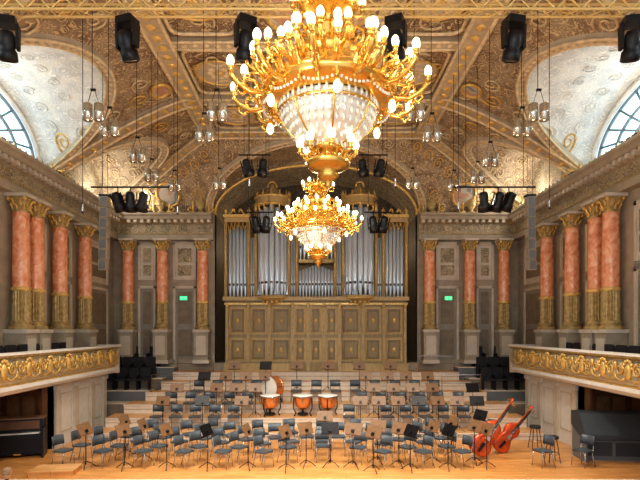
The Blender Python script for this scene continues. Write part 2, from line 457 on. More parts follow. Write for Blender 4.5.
for sx in(-1,1):
    ext(lambda d,z,t:(sx*(HW-d),t,z),YF,YB)
    ext(lambda d,z,t:(t,YB-d,z),sx*(HW-.1),sx*(OW+.02))
    y=2.0
    while y<22.2: mb.bx(sx*(HW-.38),sx*(HW-.58),y,y+.14,4.83,4.96,STONE2); y+=.3
    x=OW+.1
    while x<HW-.7: mb.bx(sx*x,sx*(x+.14),YB-.38,YB-.58,4.83,4.96,STONE2); x+=.3
    y=8
    while y<22: mb.cyl((sx*(HW-.66),y,5.22),(sx*(HW-.66),y,5.36),.06,.01,5,GOLDD,False); y+=.3
mb.obj('trim_2',fix=True)
mb=MB()
mb.lathe([(0,0),(.2,0),(.16,.08),(.08,.14),(.2,.3),(.24,.5),(.14,.66),(.17,.72),(.05,.78),(.06,.86),(0,.92)],(0,0,0),12,GOLDD)
for s in(-1,1):
    mb.tube([(s*(.2+.28*math.sin(a*.6)+.1*math.cos(a*1.5)),0,.25+.3*math.cos(a)) for a in [i*.35 for i in range(12)]],.05,6,GOLD,.02)
    mb.tube([(s*.25,0,.1),(s*.45,0,.05),(s*.6,0,.2),(s*.5,0,.3),(s*.42,0,.2)],.04,6,GOLD)
urn=mb.obj('gilded_cornice_urn',(-8.85,17.3,5.26),pi/2)
for p,r in (((8.85,17.3,5.26),pi/2),((-8.85,22.0,5.26),pi/2),((8.85,22.0,5.26),pi/2),((-5.2,22.6,5.26),0),((5.2,22.6,5.26),0),((-7,22.6,5.26),0),((7,22.6,5.26),0)): dup(urn,p,r)
# ---------------------------------------------------------------- columns
mb=MB()
mb.box((0,0,-.78),(.74,.74,1.52),STONE); mb.box((0,0,-1.49),(.86,.86,.16),STONE2); mb.box((0,0,-.04),(.84,.84,.12),STONE2)
mb.box((0,-.375,-.72),(.5,.03,.9),STONE2)
mb.lathe([(.40,.02),(.42,.07),(.40,.12),(.34,.14),(.33,.18),(.37,.22),(.36,.27),(.31,.30)],(0,0,0),24,GOLDD)
vs=[]
n=40
for z,r in((.30,.30),(1.25,.295)):
    for i in range(n): 
        rr=r*(1.0 if i%2 else .90); a=2*pi*i/n; vs.append((rr*math.cos(a),rr*math.sin(a),z))
mb.add(vs,[(i,(i+1)%n,n+(i+1)%n,n+i) for i in range(n)],GOLDD)
mb.lathe([(.30,1.24),(.33,1.27),(.33,1.33),(.29,1.36)],(0,0,0),24,GOLD)
mb.lathe([(.285,1.36),(.29,2.2),(.265,3.75)],(0,0,0),28,MARB)
mb.lathe([(.27,3.72),(.30,3.75),(.30,3.79),(.26,3.81),(.27,3.95),(.34,4.15),(.38,4.18)],(0,0,0),20,GOLDD)
for lv,(z,r,n,h) in enumerate(((3.80,.27,8,.16),(3.93,.29,8,.18))):
    for i in range(n):
        a=2*pi*(i+.5*lv)/n
        c,s_=math.cos(a),math.sin(a)
        mb.tube([(r*c*.95,r*s_*.95,z),((r+.02)*c,(r+.02)*s_,z+h*.6),((r+.08)*c,(r+.08)*s_,z+h),((r+.10)*c,(r+.10)*s_,z+h*.8)],.045,5,GOLD,.02)
for i in range(4):
    a=pi/4+i*pi/2
    mb.ball((.40*math.cos(a),.40*math.sin(a),4.13),.07,GOLD,8,6)
mb.box((0,0,4.24),(.76,.76,.10),STONE2)
col=mb.obj('marble_column',(-8.96,15.2,0)); SC=.955
col.scale=(.86,.86,SC); col.rotation_euler=(0,0,pi/2)
ys=[16.0,17.5,19.4,11.2,10.4,6.0,5.2]
for y in ys: dup(col,(-8.96,y,0),pi/2)
for y in [15.2]+ys: dup(col,(8.96,y,0),-pi/2)
for x in(5.13,6.95,8.5):
    dup(col,(-x,22.6,0)); dup(col,(x,22.6,0))
# ---------------------------------------------------------------- floors
mb=MB(); mb.bx(-11.5,11.5,YF,23.3,FL-.2,FL,FLOORW); mb.obj('floor')
mb=MB()
mb.bx(-8.48,8.48,12.95,17.5,FL,ST-.06,STONE2)
mb.bx(-8.48,8.48,12.9,17.5,ST-.06,ST,FLOORW)
for sx in(-1,1): mb.bx(sx*8.48,sx*11.15,12.9,16.18,ST-.5,ST,FLOORW)
mb.bx(-8.48,8.48,12.86,12.90,ST-.10,ST,WHITEP)
mb.obj('stage_platform')
TIER=[(17.5,8.0,-3.6),(18.5,7.8,-3.25),(19.5,7.5,-2.9),(20.5,7.0,-2.55),(21.3,6.6,-2.2),(22.0,6.3,-1.85)]
def tz(y,x=0):
    z=ST
    for t in TIER:
        if y>=t[0]-1e-6: z=t[2]
    return z
for i,(y0,w,z) in enumerate(TIER):
    y1=TIER[i+1][0]-.02 if i<5 else YB-.01
    mb=MB()
    mb.bx(-w,w,y0+.02,y1,ST,z-.05,RISERM)
    mb.bx(-w,w,y0-.02,y1,z-.05,z,TREAD)
    zp=ST if i==0 else TIER[i-1][2]
    mb.bx(-w,w,y0-.005,y0+.02,(z+zp)/2-.02,(z+zp)/2,STONE)
    mb.bx(-w,w,y0-.024,y0-.02,z-.05,z-.01,WHITEP)
    mb.obj('orchestra_riser')
for sx in(-1,1):
    mb=MB()
    mb.bx(sx*8.02,sx*8.46,17.5,20.08,FL,ST,TREAD)
    FLK=[(20.5,7.02,-3.0),(21.1,7.02,-2.55),(21.7,6.64,-2.1),(22.3,6.32,-1.65)]
    for i,(y0,xw,z) in enumerate(FLK):
        y1=FLK[i+1][0]-.02 if i<3 else 22.98
        mb.bx(sx*xw,sx*9.28,y0,y1,FL,z-.04,GREYL if i%2 else STONED)
        mb.bx(sx*xw,sx*9.28,y0-.02,y1,z-.04,z,RISERM)
    mb.obj('side_choir_steps')
mb=MB()
mb.prism(rrect(.46,.42,.06),.40,.48,SEATD); mb.prism(rrect(.46,.42,.06,cy=.70),.19,.24,SEATD,'y')
for s in(-1,1):
    mb.box((s*.24,.02,.3),(.04,.4,.6),BLACK)
cseat=mb.obj('choir_seat',(-8.9,21.5,-2.55),0)
for sx in(-1,1):
    for (y,z) in((21.38,-2.55),(21.98,-2.1),(22.58,-1.65)):
        for i in range(4):
            x=sx*(7.35+.5*i)
            if z==-1.65 and i in(1,3): continue
            dup(cseat,(x,y,z),0)
bpy.data.objects.remove(cseat)
# ---------------------------------------------------------------- balconies
for sx in(-1,1):
    YE=20.0 if sx<0 else 20.3
    mb=MB()
    mb.bx(sx*8.1,sx*9.28,YF,YE,BALZ-.22,BALZ,STONE2)
    pl=[(8.18,-.60),(7.86,-.60),(7.84,-.66),(7.86,-.72),(7.96,-.76),(7.90,-.95),(7.88,-1.15),(7.94,-1.36),(8.02,-1.42),(7.93,-1.47),(7.91,-1.58),(8.0,-1.68),(8.3,-1.72),(8.3,-1.5),(8.18,-1.5)]
    n=len(pl);ya,yb=YF,YE
    for i in range(n):
        a=pl[i];b=pl[(i+1)%n]
        mt=PARA if 4<=i<=6 else (GOLD if i==8 else (GOLDD if i in (2,3) else WHITEP))
        mb.add([(sx*a[0],ya,a[1]),(sx*b[0],ya,b[1]),(sx*b[0],yb,b[1]),(sx*a[0],yb,a[1])],[(0,1,2,3)],mt)
    mb.add([(sx*a[0],yb,a[1]) for a in pl],[tuple(range(n))],WHITEP)
    mb.bx(sx*7.9,sx*9.28,YE,YE+.12,-1.72,-.6,STONE2)
    mb.bx(sx*7.86,sx*9.28,YE-.05,YE+.17,-.66,-.58,WHITEP)
    y=8.2
    while y<YE-.6:
        xx=sx*7.86
        mb.ball((xx,y,-1.07),.17,GOLD,12,7,(.35,.75,1.25))
        for k in range(7):
            a=pi*k/6; mb.ball((xx,y+.17*math.cos(a),-.98+.2*math.sin(a)),.05,GOLD,6,4)
        for d in(-1,1):
            pts=[(xx,y+d*(.36)+.17*(1-.8*t)*math.cos(pi/2+d*t*9),-1.02+.17*(1-.8*t)*math.sin(pi/2+d*t*9)) for t in[i/14 for i in range(15)]]
            mb.tube(pts,.03,5,GOLD,.02)
            mb.tube([(xx,y+d*.12,-1.25),(xx,y+d*.3,-1.32),(xx,y+d*.5,-1.24),(xx,y+d*.56,-1.1)],.03,5,GOLD,.02)
        mb.ball((xx,y+.55,-.92),.07,GOLD,8,5,(.5,1,1.6))
        mb.ball((xx,y+.55,-1.2),.05,GOLD,8,5,(.5,1,1.6))
        y+=1.1
    mb.obj('balcony_front')
    nm='left' if sx<0 else 'right'
    mb=MB()
    mb.bx(sx*8.5,sx*8.7,16.2,20.1,FL,BALZ-.24,WHITEP)
    mb.bx(sx*8.5,sx*8.7,YF,12.4,FL,BALZ-.24,WHITEP)
    mb.bx(sx*8.5,sx*9.28,20.1,20.28,FL,BALZ-.24,WHITEP)
    mb.bx(sx*8.5,sx*11.2,16.2,16.35,FL,BALZ-.24,WOODM)
    mb.bx(sx*8.5,sx*11.2,12.3,12.45,FL,BALZ-.24,WOODM)
    mb.bx(sx*11.2,sx*11.35,12.3,16.35,FL,BALZ-.24,WOODM)
    mb.bx(sx*9.6,sx*11.35,12.3,16.35,BALZ-.24,BALZ-.1,WHITEP)
    for a in(16.35,17.6,18.9,20.0):
        mb.bx(sx*8.5,sx*8.42,a-.13,a+.13,ST,-1.75,STONE2)
        mb.bx(sx*8.5,sx*8.38,a-.17,a+.17,-1.95,-1.8,WHITEP)
    for a,b in((16.6,17.35),(17.85,18.65),(19.15,19.75)):
        for q in((a,a+.04),(b-.04,b)): mb.bx(sx*8.5,sx*8.47,q[0],q[1],-3.4,-2.1,STONE2)
        for q in(-3.4,-2.14): mb.bx(sx*8.5,sx*8.47,a,b,q,q+.04,STONE2)
    mb.obj('wall_under_balcony_%s'%nm)
    mb=MB()
    mb.bx(sx*8.95,sx*10.05,16.12,16.19,ST,-1.95,WOODD)
    for a in(9.05,9.55):
        for z in(-3.7,-2.85): mb.bx(sx*a,sx*(a+.4),16.08,16.12,z,z+.7,DESK)
    for a in(8.88,10.05): mb.bx(sx*a,sx*(a+.08),16.06,16.19,ST,-1.87,WOODD)
    mb.bx(sx*8.88,sx*10.13,16.06,16.19,-1.95,-1.87,WOODD)
    mb.ball((sx*9.5,16.05,-2.9),.035,BRASS)
    mb.obj('door_%d'%(1 if sx<0 else 2))
mb=MB()
mb.prism(rrect(.5,.45,.07),.40,.50,SEATD); mb.prism(rrect(.5,.55,.1,cy=.80),.20,.27,SEATD,'y')
for s in(-1,1):
    mb.box((s*.27,0,.28),(.04,.42,.56),WOODD); mb.box((s*.27,0,.6),(.06,.42,.04),WOODD)
bs=mb.obj('balcony_seat',(0,0,0))
for sx in(-1,1):
    y=12.4
    while y<17.6:
        dup(bs,(sx*8.44,y,BALZ),-sx*pi/2); y+=.6
bpy.data.objects.remove(bs)
# ---------------------------------------------------------------- organ
mb=MB(); YO=22.35
def pipe(x,y,z0,h,r,n=12):
    mb.lathe([(r*.3,0),(r,.42),(r,.45),(r,h),(r*.93,h),(0,h-.02)],(x,y,z0),n,PIPE)
    mb.box((x,y-r*.93,z0+.56),(r*1.0,r*.3,.1),PIPED)
    mb.box((x,y-r*1.0,z0+.66),(r*1.1,.02,.02),PIPE)
ZB=1.42; OB=-1.85
mb.bx(-4.1,4.1,YO+.25,YO+.62,OB,ZB,CASE)
mb.bx(-4.1,4.1,YO+.62,YO+1.4,BALZ+.01,ZB,CASE)
mb.bx(-4.15,4.15,YO+.12,YO+.3,OB,OB+.35,CASED)
mb.bx(-4.18,4.18,YO+.05,YO+1.4,ZB-.1,ZB+.08,CASED)
mb.bx(-4.14,4.14,YO+.15,YO+.3,ZB-.28,ZB-.2,GOLD)
mb.bx(-1.05,1.05,YO,YO+.3,OB,ZB-.3,CASE)
xs=[-4.0,-3.05,-2.1,-1.05,-.35,.35,1.05,2.1,3.05,4.0]
for i in range(9):
    a,b=xs[i]+.08,xs[i+1]-.08; yy=YO if 3<=i<=5 else YO+.25
    for z0,z1 in((OB+.42,-.35),(-.2,ZB-.38)):
        mb.bx(a,b,yy,yy-.03,z0,z1,CASED)
        mb.bx(a+.1,b-.1,yy-.03,yy-.035,z0+.1,z1-.1,CASEP)
        mb.bx(a+.2,b-.2,yy-.035,yy-.06,z0+.22,z1-.22,CASE)
        mb.tube([(a+.09,yy-.04,z0+.09),(b-.09,yy-.04,z0+.09),(b-.09,yy-.04,z1-.09),(a+.09,yy-.04,z1-.09),(a+.09,yy-.04,z0+.09)],.025,4,GOLD)
        mb.ball(((a+b)/2,yy-.06,(z0+z1)/2),.07,GOLD,8,5,(1,.5,1.6))
for x in xs:
    yy=YO+.0 if abs(x)<1.2 else YO+.2
    mb.box((x,yy,(OB+ZB)/2-.1),(.13,.18,ZB-OB-.2),CASED)
    mb.box((x,yy-.1,(OB+ZB)/2-.1),(.05,.02,ZB-OB-.6),GOLDD)
    mb.ball((x,yy-.1,ZB-.35),.08,GOLD,8,5)
mb.bx(-4.0,4.0,YO+1.0,YO+1.2,ZB,5.2,CASE)
for x,zt in((-4.08,5.15),(-3.05,5.15),(-2.72,5.4),(-1.22,5.9),(-.86,5.1),(.86,5.1),(1.22,5.9),(2.72,5.4),(3.05,5.15),(4.08,5.15)):
    mb.box((x,YO+.35,(ZB+zt)/2),(.12,.3,zt-ZB),CASED)
    mb.tube([(x,YO+.19,ZB+.1),(x,YO+.19,zt-.1)],.035,5,GOLD)
    mb.lathe([(.02,0),(.1,.05),(.06,.15),(.1,.25),(.03,.36),(0,.45)],(x,YO+.35,zt),8,GOLD)
def field(x0,x1,n,h0,h1,zb,y,shape='v'):
    w=(x1-x0)/n
    for i in range(n):
        t=abs((i+.5)/n-.5)*2
        h=h0+(h1-h0)*(t if shape=='v' else 1-t)
        pipe(x0+w*(i+.5),y,zb,h,w*.46)
for s in(-1,1):
    a,b=sorted((s*3.13,s*4.0)); field(a,b,5,3.3,3.0,ZB+.08,YO+.45)
    mb.bx(a-.1,b+.1,YO+.1,YO+1.1,4.85,5.05,CASED); mb.bx(a-.15,b+.15,YO+.02,YO+1.1,5.05,5.18,GOLD)
    for k in range(6):
        mb.tube([(a+(b-a)*k/5,YO+.28,4.88),(a+(b-a)*(k+.5)/5,YO+.26,4.60-.1*abs(k-2.5)),(a+(b-a)*(k+1)/5,YO+.28,4.88)],.035,5,GOLD)
    for d in(-1,1):
        mb.tube([((a+b)/2+d*(.1+.3*t),YO+.2,5.2+.22*math.sin(t*6)*(1-t)+.1) for t in[i/8 for i in range(9)]],.05,5,GOLD,.02)
    a,b=sorted((s*2.78,s*3.0)); field(a,b,2,2.8,2.6,ZB+.08,YO+.45)
    mb.bx(a-.05,b+.05,YO+.15,YO+1.1,4.9,5.05,GOLDD)
    cx=s*1.97; cyl_y=YO+.45
    mb.lathe([(.05,-.55),(.16,-.5),(.2,-.4),(.36,-.22),(.55,-.08),(.72,0),(.76,.06),(.76,.14),(0,.14)],(cx,cyl_y,ZB-.0),24,CASED,arc=(0,2*pi))
    mb.lathe([(.73,-.02),(.79,.02),(.73,.06)],(cx,cyl_y,ZB),24,GOLD)
    for k in range(7):
        a=pi+pi*(k+.5)/7
        mb.ball((cx+.5*math.cos(a),cyl_y+.5*math.sin(a),ZB-.16),.08,GOLD,6,4)
    n=7
    for k in range(n):
        a=pi+pi*(k+.5)/n; t=abs((k+.5)/n-.5)*2
        pipe(cx+.56*math.cos(a),cyl_y+.56*math.sin(a),ZB+.14,4.0-.35*t,.115)
    for k in range(8):
        mb.box((cx+(-.66+1.32*k/7),cyl_y+.12,ZB+1.9),(.1,.1,3.4),PIPE)
    mb.lathe([(.62,0),(.72,.03),(.72,.3),(.80,.34),(.82,.44),(.6,.5),(.5,.6),(.35,.66),(.3,.8),(.12,.88),(.1,1.05),(0,1.1)],(cx,cyl_y,ZB+4.15),24,CASED)
    mb.lathe([(.73,.0),(.78,.04),(.73,.08)],(cx,cyl_y,ZB+4.17),24,GOLD)
    mb.lathe([(.80,.0),(.86,.05),(.80,.1)],(cx,cyl_y,ZB+4.5),24,GOLD)
    for k in range(12):
        a=2*pi*k/12
        mb.cyl((cx+.74*math.cos(a),cyl_y+.74*math.sin(a),ZB+4.6),(cx+.74*math.cos(a),cyl_y+.74*math.sin(a),ZB+4.85),.06,.01,6,GOLD)
        mb.cyl((cx+.68*math.cos(a),cyl_y+.68*math.sin(a),ZB+4.18),(cx+.66*math.cos(a),cyl_y+.66*math.sin(a),ZB+3.9),.06,.01,6,GOLD)
    for d in(-1,1):
        mb.tube([(cx+d*.2*math.cos(t),cyl_y-.3,ZB+5.0+.25*math.sin(t)) for t in [i*.4 for i in range(9)]],.04,5,GOLD)
    a,b=sorted((s*.93,s*1.16)); field(a,b,2,3.3,3.3,ZB+.1,YO+.5)
field(-.8,.8,11,1.45,1.15,ZB+.1,YO+.42,'v')
mb.bx(-.86,.86,YO+.2,YO+.9,ZB+1.62,ZB+1.78,GOLDD)
field(-.8,.8,9,2.0,1.5,ZB+1.8,YO+.5,'v')
mb.bx(-.95,.95,YO+.15,YO+1.0,5.15,5.3,CASED)
for d in(-1,1):
    mb.tube([(d*(.85-.5*t),YO+.25,5.3+.45*math.sin(t*pi/2)+.05*math.sin(t*12)) for t in[i/10 for i in range(11)]],.07,6,GOLD)
    mb.tube([(d*.35+.2*math.cos(t),YO+.25,5.6+.2*math.sin(t)) for t in [i*.5 for i in range(12)]],.04,5,GOLD)
mb.ball((0,YO+.25,5.85),.25,GOLD,12,8,(.8,.5,1.2))
mb.obj('pipe_organ')
# ---------------------------------------------------------------- chandeliers
mb=MB(); k=.0126
def q(l): return [(r*k,z*k) for r,z in l]
def bulb(r,a,z,down=False):
    c=(r*k*math.cos(a),r*k*math.sin(a))
    mb.lathe([(0,-2*k),(3*k,-1*k),(2.0*k,1*k),(2.9*k,4*k)] if not down else [(0,1*k),(2.2*k,0),(2.8*k,-3*k)],(*c,z*k),8,BRASS)
    d=-1 if down else 1
    mb.lathe([(1.8*k,0),(3.2*k,2.5*k*d),(3.8*k,5.5*k*d),(3.1*k,8.5*k*d),(1.6*k,10.5*k*d),(0,11*k*d)],(*c,(z+3*d)*k),8,BULB)
mb.lathe(q([(1.2,405),(1.2,150),(3,148),(5,140),(3,132),(2,128),(2,112),(6,108),(4,104),(16,101),(27,98),(31,94),(29,90),(24,87),(12,84),(7,78),(9,72),(22,67),(27,62),(19,57),(24,52),(31,47),(33,40),(27,34),(36,30),(45,27),(49,22),(50,18),(56,15),(62,11),(67,6),(68,1),(63,-3),(56,-5),(49,-7)]),(0,0,0),40,BRASS)
mb.lathe(q([(6,403),(8,396),(3,388),(1,386)]),(0,0,0),16,BRASS)
mb.lathe(q([(46,-7),(45,-16),(40,-27),(32,-36),(22,-43),(12,-48)]),(0,0,0),40,CRYST)
mb.lathe(q([(15,-46),(17,-50),(10,-53),(8,-57),(20,-60),(23,-64),(19,-69),(9,-72),(11,-76),(8,-80),(3,-83),(4,-86),(0,-89)]),(0,0,0),24,BRASS)
for (r,z,n) in((48.5,-9,44),(48,-14,44),(46,-20,42),(43,-26,38),(38,-32,34),(32,-38,28),(25,-43,22),(17,-47,16)):
    for i in range(n):
        a=2*pi*i/n; mb.ball((r*k*math.cos(a),r*k*math.sin(a),z*k),1.9*k,CRYST,5,4,(1,1,1.6))
# swags of crystal between the ring and the arm tips
for i in range(12):
    a0=2*pi*i/12; a1=a0+2*pi/12
    for j in range(9):
        t=j/8; a=a0+(a1-a0)*t; z=-6-9*4*t*(1-t)*.5
        mb.ball((64*k*math.cos(a),64*k*math.sin(a),z*k),1.5*k,CRYST,5,4)
for i in range(8):
    a=2*pi*i/8
    mb.tube([(r*k*math.cos(a),r*k*math.sin(a),z*k) for r,z in((50,-6),(49.5,-16),(44,-28),(35,-38),(24,-45),(14,-49))],1.0*k,5,BRASS)
mb.lathe(q([(49,-13),(50.5,-14.5),(48.5,-16)]),(0,0,0),40,BRASS)
def arm(a,pts,r=1.5,n=5): mb.tube([(x*k*math.cos(a),x*k*math.sin(a),z*k) for x,z in pts],r*k*1.4,n,BRASS)
for i in range(12):
    a=2*pi*(i+.5)/12
    arm(a,[(58,4),(68,-4),(80,-5),(91,1),(97,7),(98,11)],2)
    arm(a,[(70,-3),(75,6),(84,8),(86,1),(81,-1)],1.3)
    arm(a,[(82,-5),(88,-9),(93,-5),(91,0)],1.1)
    arm(a,[(60,8),(72,14),(80,12),(80,5),(75,6)],1.2)
    arm(a+.1,[(60,6),(66,14),(76,12),(84,15),(85,19)],1.2)
    bulb(98,a,12); 
    bulb(83,a+.24,18); arm(a+.24,[(60,4),(72,4),(80,8),(83,15)],1.3)
    a2=2*pi*i/12
    arm(a2,[(44,18),(56,16),(66,20),(70,28),(69,33)],1.6); arm(a2,[(58,18),(58,28),(65,32),(66,27)],1.2)
    bulb(69,a2,34)
    arm(a2+.26,[(22,42),(32,36),(44,38),(49,45),(49,48)],1.5)
    bulb(49,a2+.26,49)
    arm(a2,[(60,-2),(66,-6),(66,-9)],1.4)
    if i%2: bulb(66,a2,-10,True)
    arm(a2,[(26,46),(36,50),(38,60),(31,66),(27,60)],1.3)
for i in range(24):
    a=2*pi*i/24
    mb.cyl((64*k*math.cos(a),64*k*math.sin(a),3*k),(70*k*math.cos(a),70*k*math.sin(a),15*k),3.6*k,.6*k,5,BRASS)
    mb.cyl((64*k*math.cos(a),64*k*math.sin(a),0),(62*k*math.cos(a),62*k*math.sin(a),-9*k),2.8*k,.4*k,5,BRASS)
    mb.cyl((28*k*math.cos(a),28*k*math.sin(a),96*k),(33*k*math.cos(a),33*k*math.sin(a),105*k),2*k,.4*k,5,BRASS)
    mb.cyl((20*k*math.cos(a),20*k*math.sin(a),-62*k),(26*k*math.cos(a),26*k*math.sin(a),-56*k),1.8*k,.4*k,5,BRASS)
for i in range(8):
    a=2*pi*i/8
    arm(a,[(20,90),(28,84),(34,86),(35,91)],1.3); bulb(35,a,92)
    arm(a+.4,[(7,70),(14,66),(22,72),(19,80),(13,77)],1.4)
    arm(a,[(12,-50),(20,-57),(27,-56),(28,-53)],1.3); bulb(28,a,-53)
ch=mb.obj('chandelier',(.15,6.3,2.9),.1)
ch2=dup(ch,(.06,14.2,2.9),.2)
ch3=dup(ch,(.15,-1.9,2.9),.2)
def light(kind,loc,e,col,size=.2,name='light',rot=None,parent=None,spot=None,blend=.6):
    l=bpy.data.lights.new(name,kind); l.energy=e; l.color=col
    l.shadow_soft_size=size
    if spot: l.spot_size=spot; l.spot_blend=blend
    o=bpy.data.objects.new(name,l); C.objects.link(o); o.location=loc
    if rot is not None: o.rotation_euler=rot
    if parent: o.parent=parent
    return o
WARM=(1,.86,.68)
for c_ in(ch,ch2,ch3):
    e_=20 if c_ is ch else (30 if c_ is ch2 else 110)
    for i in range(6):
        a=2*pi*i/6
        light('POINT',(1.28*math.cos(a),1.28*math.sin(a),.62),e_,WARM,.12,'chandelier_lamp',parent=c_)
    for i in range(3):
        a=2*pi*i/3
        light('POINT',(1.3*math.cos(a),1.3*math.sin(a),-.5),e_*.8,WARM,.12,'chandelier_lamp',parent=c_)
for sx in(-1,1):  # invented fixtures with fill lamps along the cornice, added to brighten the vault
    for y in(3.5,7.5,10.5,13.8,17,20.5):
        mb=MB(); mb.bx(-.08,.08,-.25,.25,0,.08,BLACK); mb.bx(-.06,.06,-.22,.22,.08,.085,STEEL)
        o=mb.obj('added_cornice_fill',(sx*8.75,y,5.27))
        light('POINT',(-sx*.15,0,.45),62,(1,.91,.79),.15,'cornice_fill_lamp',parent=o)
for x in(-7.6,7.6):  # weaker pair of the added fill lamps on the back cornice
    mb=MB(); mb.bx(-.25,.25,-.08,.08,0,.08,BLACK); mb.bx(-.22,.22,-.06,.06,.08,.085,STEEL)
    o=mb.obj('added_cornice_fill',(x,22.45,5.27))
    light('POINT',(0,-.2,.45),16,(1,.90,.76),.2,'cornice_fill_lamp',parent=o)
# ---------------------------------------------------------------- pendants
PEND=[(-4.5,10.1,4.4),(-4.5,10.9,4.4),(-4.5,12.6,4.4),(-4.66,14.2,4.4),(-2.0,10.1,4.4),(-2.5,11.2,4.4),(-4.3,15.2,4.4),(-2.9,15.0,4.4),
      (4.5,10.1,4.4),(4.5,10.9,4.4),(4.5,12.9,4.4),(4.66,14.4,4.4),(2.0,10.1,4.4),(2.6,11.2,4.4),(4.2,15.2,4.4),(2.9,15.0,4.4)]
for j,(x,y,z) in enumerate(PEND):
    mb=MB()
    for s in(-1,1):
        mb.lathe([(0,.19),(.06,.18),(.09,.16),(.09,.02),(.095,.015),(.095,-.02),(.09,-.03),(.093,-.17),(.075,-.175),(0,-.15)],(s*.11,0,0),14,CANM)
        mb.lathe([(.0,-.155),(.06,-.16)],(s*.11,0,0),12,FACE)
        mb.cyl((s*.11,0,.18),(s*.03,0,.45),.006,.006,4,BLACK)
    mb.cyl((-.02,0,.45),(-.02,0,Hc(x,y)-z-.02),.008,.008,4,BLACK)
    mb.box((0,0,.45),(.1,.04,.04),BLACK)
    o=mb.obj('pendant_can_light',(x,y,z))
    light('SPOT',(0,0,-.25),250,(1,.91,.78),.08,'can_spot',(0,0,0),o,math.radians(110),.9)
# ---------------------------------------------------------------- truss and moving heads
mb=MB(); ty=9.5; tz0=6.10; h=.24; n=60; XL=7.2
for a,b in [(0,0),(0,h),(h,0),(h,h)]: mb.cyl((-XL,ty+a,tz0+b),(XL,ty+a,tz0+b),.028,.028,6,TRUSSM)
for i in range(n):
    x0=-XL+2*XL*i/n;x1=-XL+2*XL*(i+1)/n; z0,z1=(0,h) if i%2 else (h,0)
    for yy in(0,h): mb.cyl((x0,ty+yy,tz0+z0),(x1,ty+yy,tz0+z1),.016,.016,5,TRUSSM)
    mb.cyl((x0,ty+z0,tz0),(x1,ty+z1,tz0),.014,.014,5,TRUSSM)
for x in(-5,-1.8,1.8,5): mb.cyl((x,ty+h/2,tz0+h),(x,ty+h/2,Hc(x,ty+h/2)-.01),.01,.01,4,BLACK)
truss=mb.obj('lighting_truss')
mb=MB()
mb.box((0,0,-.07),(.30,.26,.12),BLACK); mb.box((0,0,.02),(.08,.08,.1),STEEL)
for s in(-1,1):
    mb.prism([(-.09,-.12),(.09,-.12),(.06,-.52),(-.06,-.52)],s*.17-.025,s*.17+.025,BLACK,'x')
Mx=Matrix.Rotation(.35,3,'X')
tmp=MB(); tmp.lathe([(0,.22),(.10,.20),(.14,.12),(.145,-.02),(.12,-.08),(.15,-.12),(.155,-.26),(.13,-.28),(.12,-.27)],(0,0,0),16,BLACK); tmp.lathe([(.12,-.265),(0,-.25)],(0,0,0),16,STEEL)
for i in range(6):
    tmp.box((0,0,.12-.03*i),(.30,.06,.012),GREY)
b0=len(mb.v)
vv=[tuple(Mx@Vector(v)+Vector((0,0,-.44))) for v in tmp.v]
for f,m_,s_ in zip(tmp.f,tmp.m,tmp.sm):
    mb.f.append(tuple(b0+i for i in f)); mb.m.append(mb.mi(tmp.mats[m_])); mb.sm.append(s_)
mb.v+=vv
mh=mb.obj('moving_head_light',(0,0,0))
for i,xp in enumerate((3,125,245,396,516,636)):
    x=(xp-316)*ty/500
    o=dup(mh,(x,ty+h/2,tz0-.10),(.3,-.3,.5,-.4,.2,-.2)[i],1.12)
    d=Vector((-x*.5,7,-10)); 
    light('SPOT',(x,ty+h/2+.1,tz0-1.05),520,(1,.93,.82),.12,'moving_head_beam',d.to_track_quat('-Z','Y').to_euler(),truss,math.radians(75),.9)
bpy.data.objects.remove(mh)
def can(mb,c,tilt,yaw,s=1):
    M=Matrix.Rotation(yaw,3,'Z')@Matrix.Rotation(tilt,3,'X')
    t=MB(); t.lathe([(0,.2),(.07,.19),(.10,.14),(.10,-.06),(.13,-.08),(.14,-.24),(.12,-.24),(.1,-.1),(0,-.08)],(0,0,0),12,BLACK)
    t.lathe([(0,-.1),(.1,-.1)],(0,0,0),12,STEEL)
    for a in(-1,1): t.box((a*.15,0,.0),(.012,.04,.34),BLACK)
    t.box((0,0,.0),(.3,.012,.02),BLACK)
    b=len(mb.v); mb.v+=[tuple(M@(Vector(v)*s)+Vector(c)) for v in t.v]
    for f,m_,s_ in zip(t.f,t.m,t.sm): mb.f.append(tuple(b+i for i in f)); mb.m.append(mb.mi(t.mats[m_])); mb.sm.append(s_)
for (x,y,z,offs) in((-5.2,14,4.0,(-.35,0,.35)),(5.0,14,4.0,(-.3,.1,.4)),(-1.95,16,5.6,(-.25,.25)),(1.75,16,5.6,(-.25,.3)),(-1.95,17,4.0,(-.1,.25)),(2.1,17,4.0,(-.15,.2))):
    mb=MB(); L=max(map(abs,offs))+.25
    if abs(x)>4: L+=.5
    mb.cyl((-L,0,0),(L,0,0),.025,.025,8,BLACK)
    for s in(-1,1): mb.cyl((s*L*.7,0,0),(s*L*.7,0,Hc(x+s*L*.7,y)-z-.01),.008,.008,4,BLACK)
    for i,ox in enumerate(offs):
        mb.cyl((ox,0,0),(ox,0,-.2),.015,.015,6,BLACK); can(mb,(ox,0,-.38),.5,(-.4,.3,.6)[i],1.25)
    mb.obj('spotlight_bar',(x,y,z))
for x in(-7.6,7.7):
    mb=MB()
    for i in range(7):
        mb.box((0,-.003*i*i,-.38*i-.2),(.28,.26,.36),STONE,0,Matrix.Rotation(.015*i,3,'X'))
        mb.box((0,-.14-.003*i*i,-.38*i-.2),(.22,.02,.30),GREYL)
    mb.box((0,0,.03),(.34,.3,.05),BLACK)
    for s in(-1,1): mb.cyl((s*.1,0,.05),(s*.1,0,Hc(x+s*.1,18)-4.8-.01),.008,.008,4,BLACK)
    mb.obj('line_array_loudspeaker',(x,18,4.8))
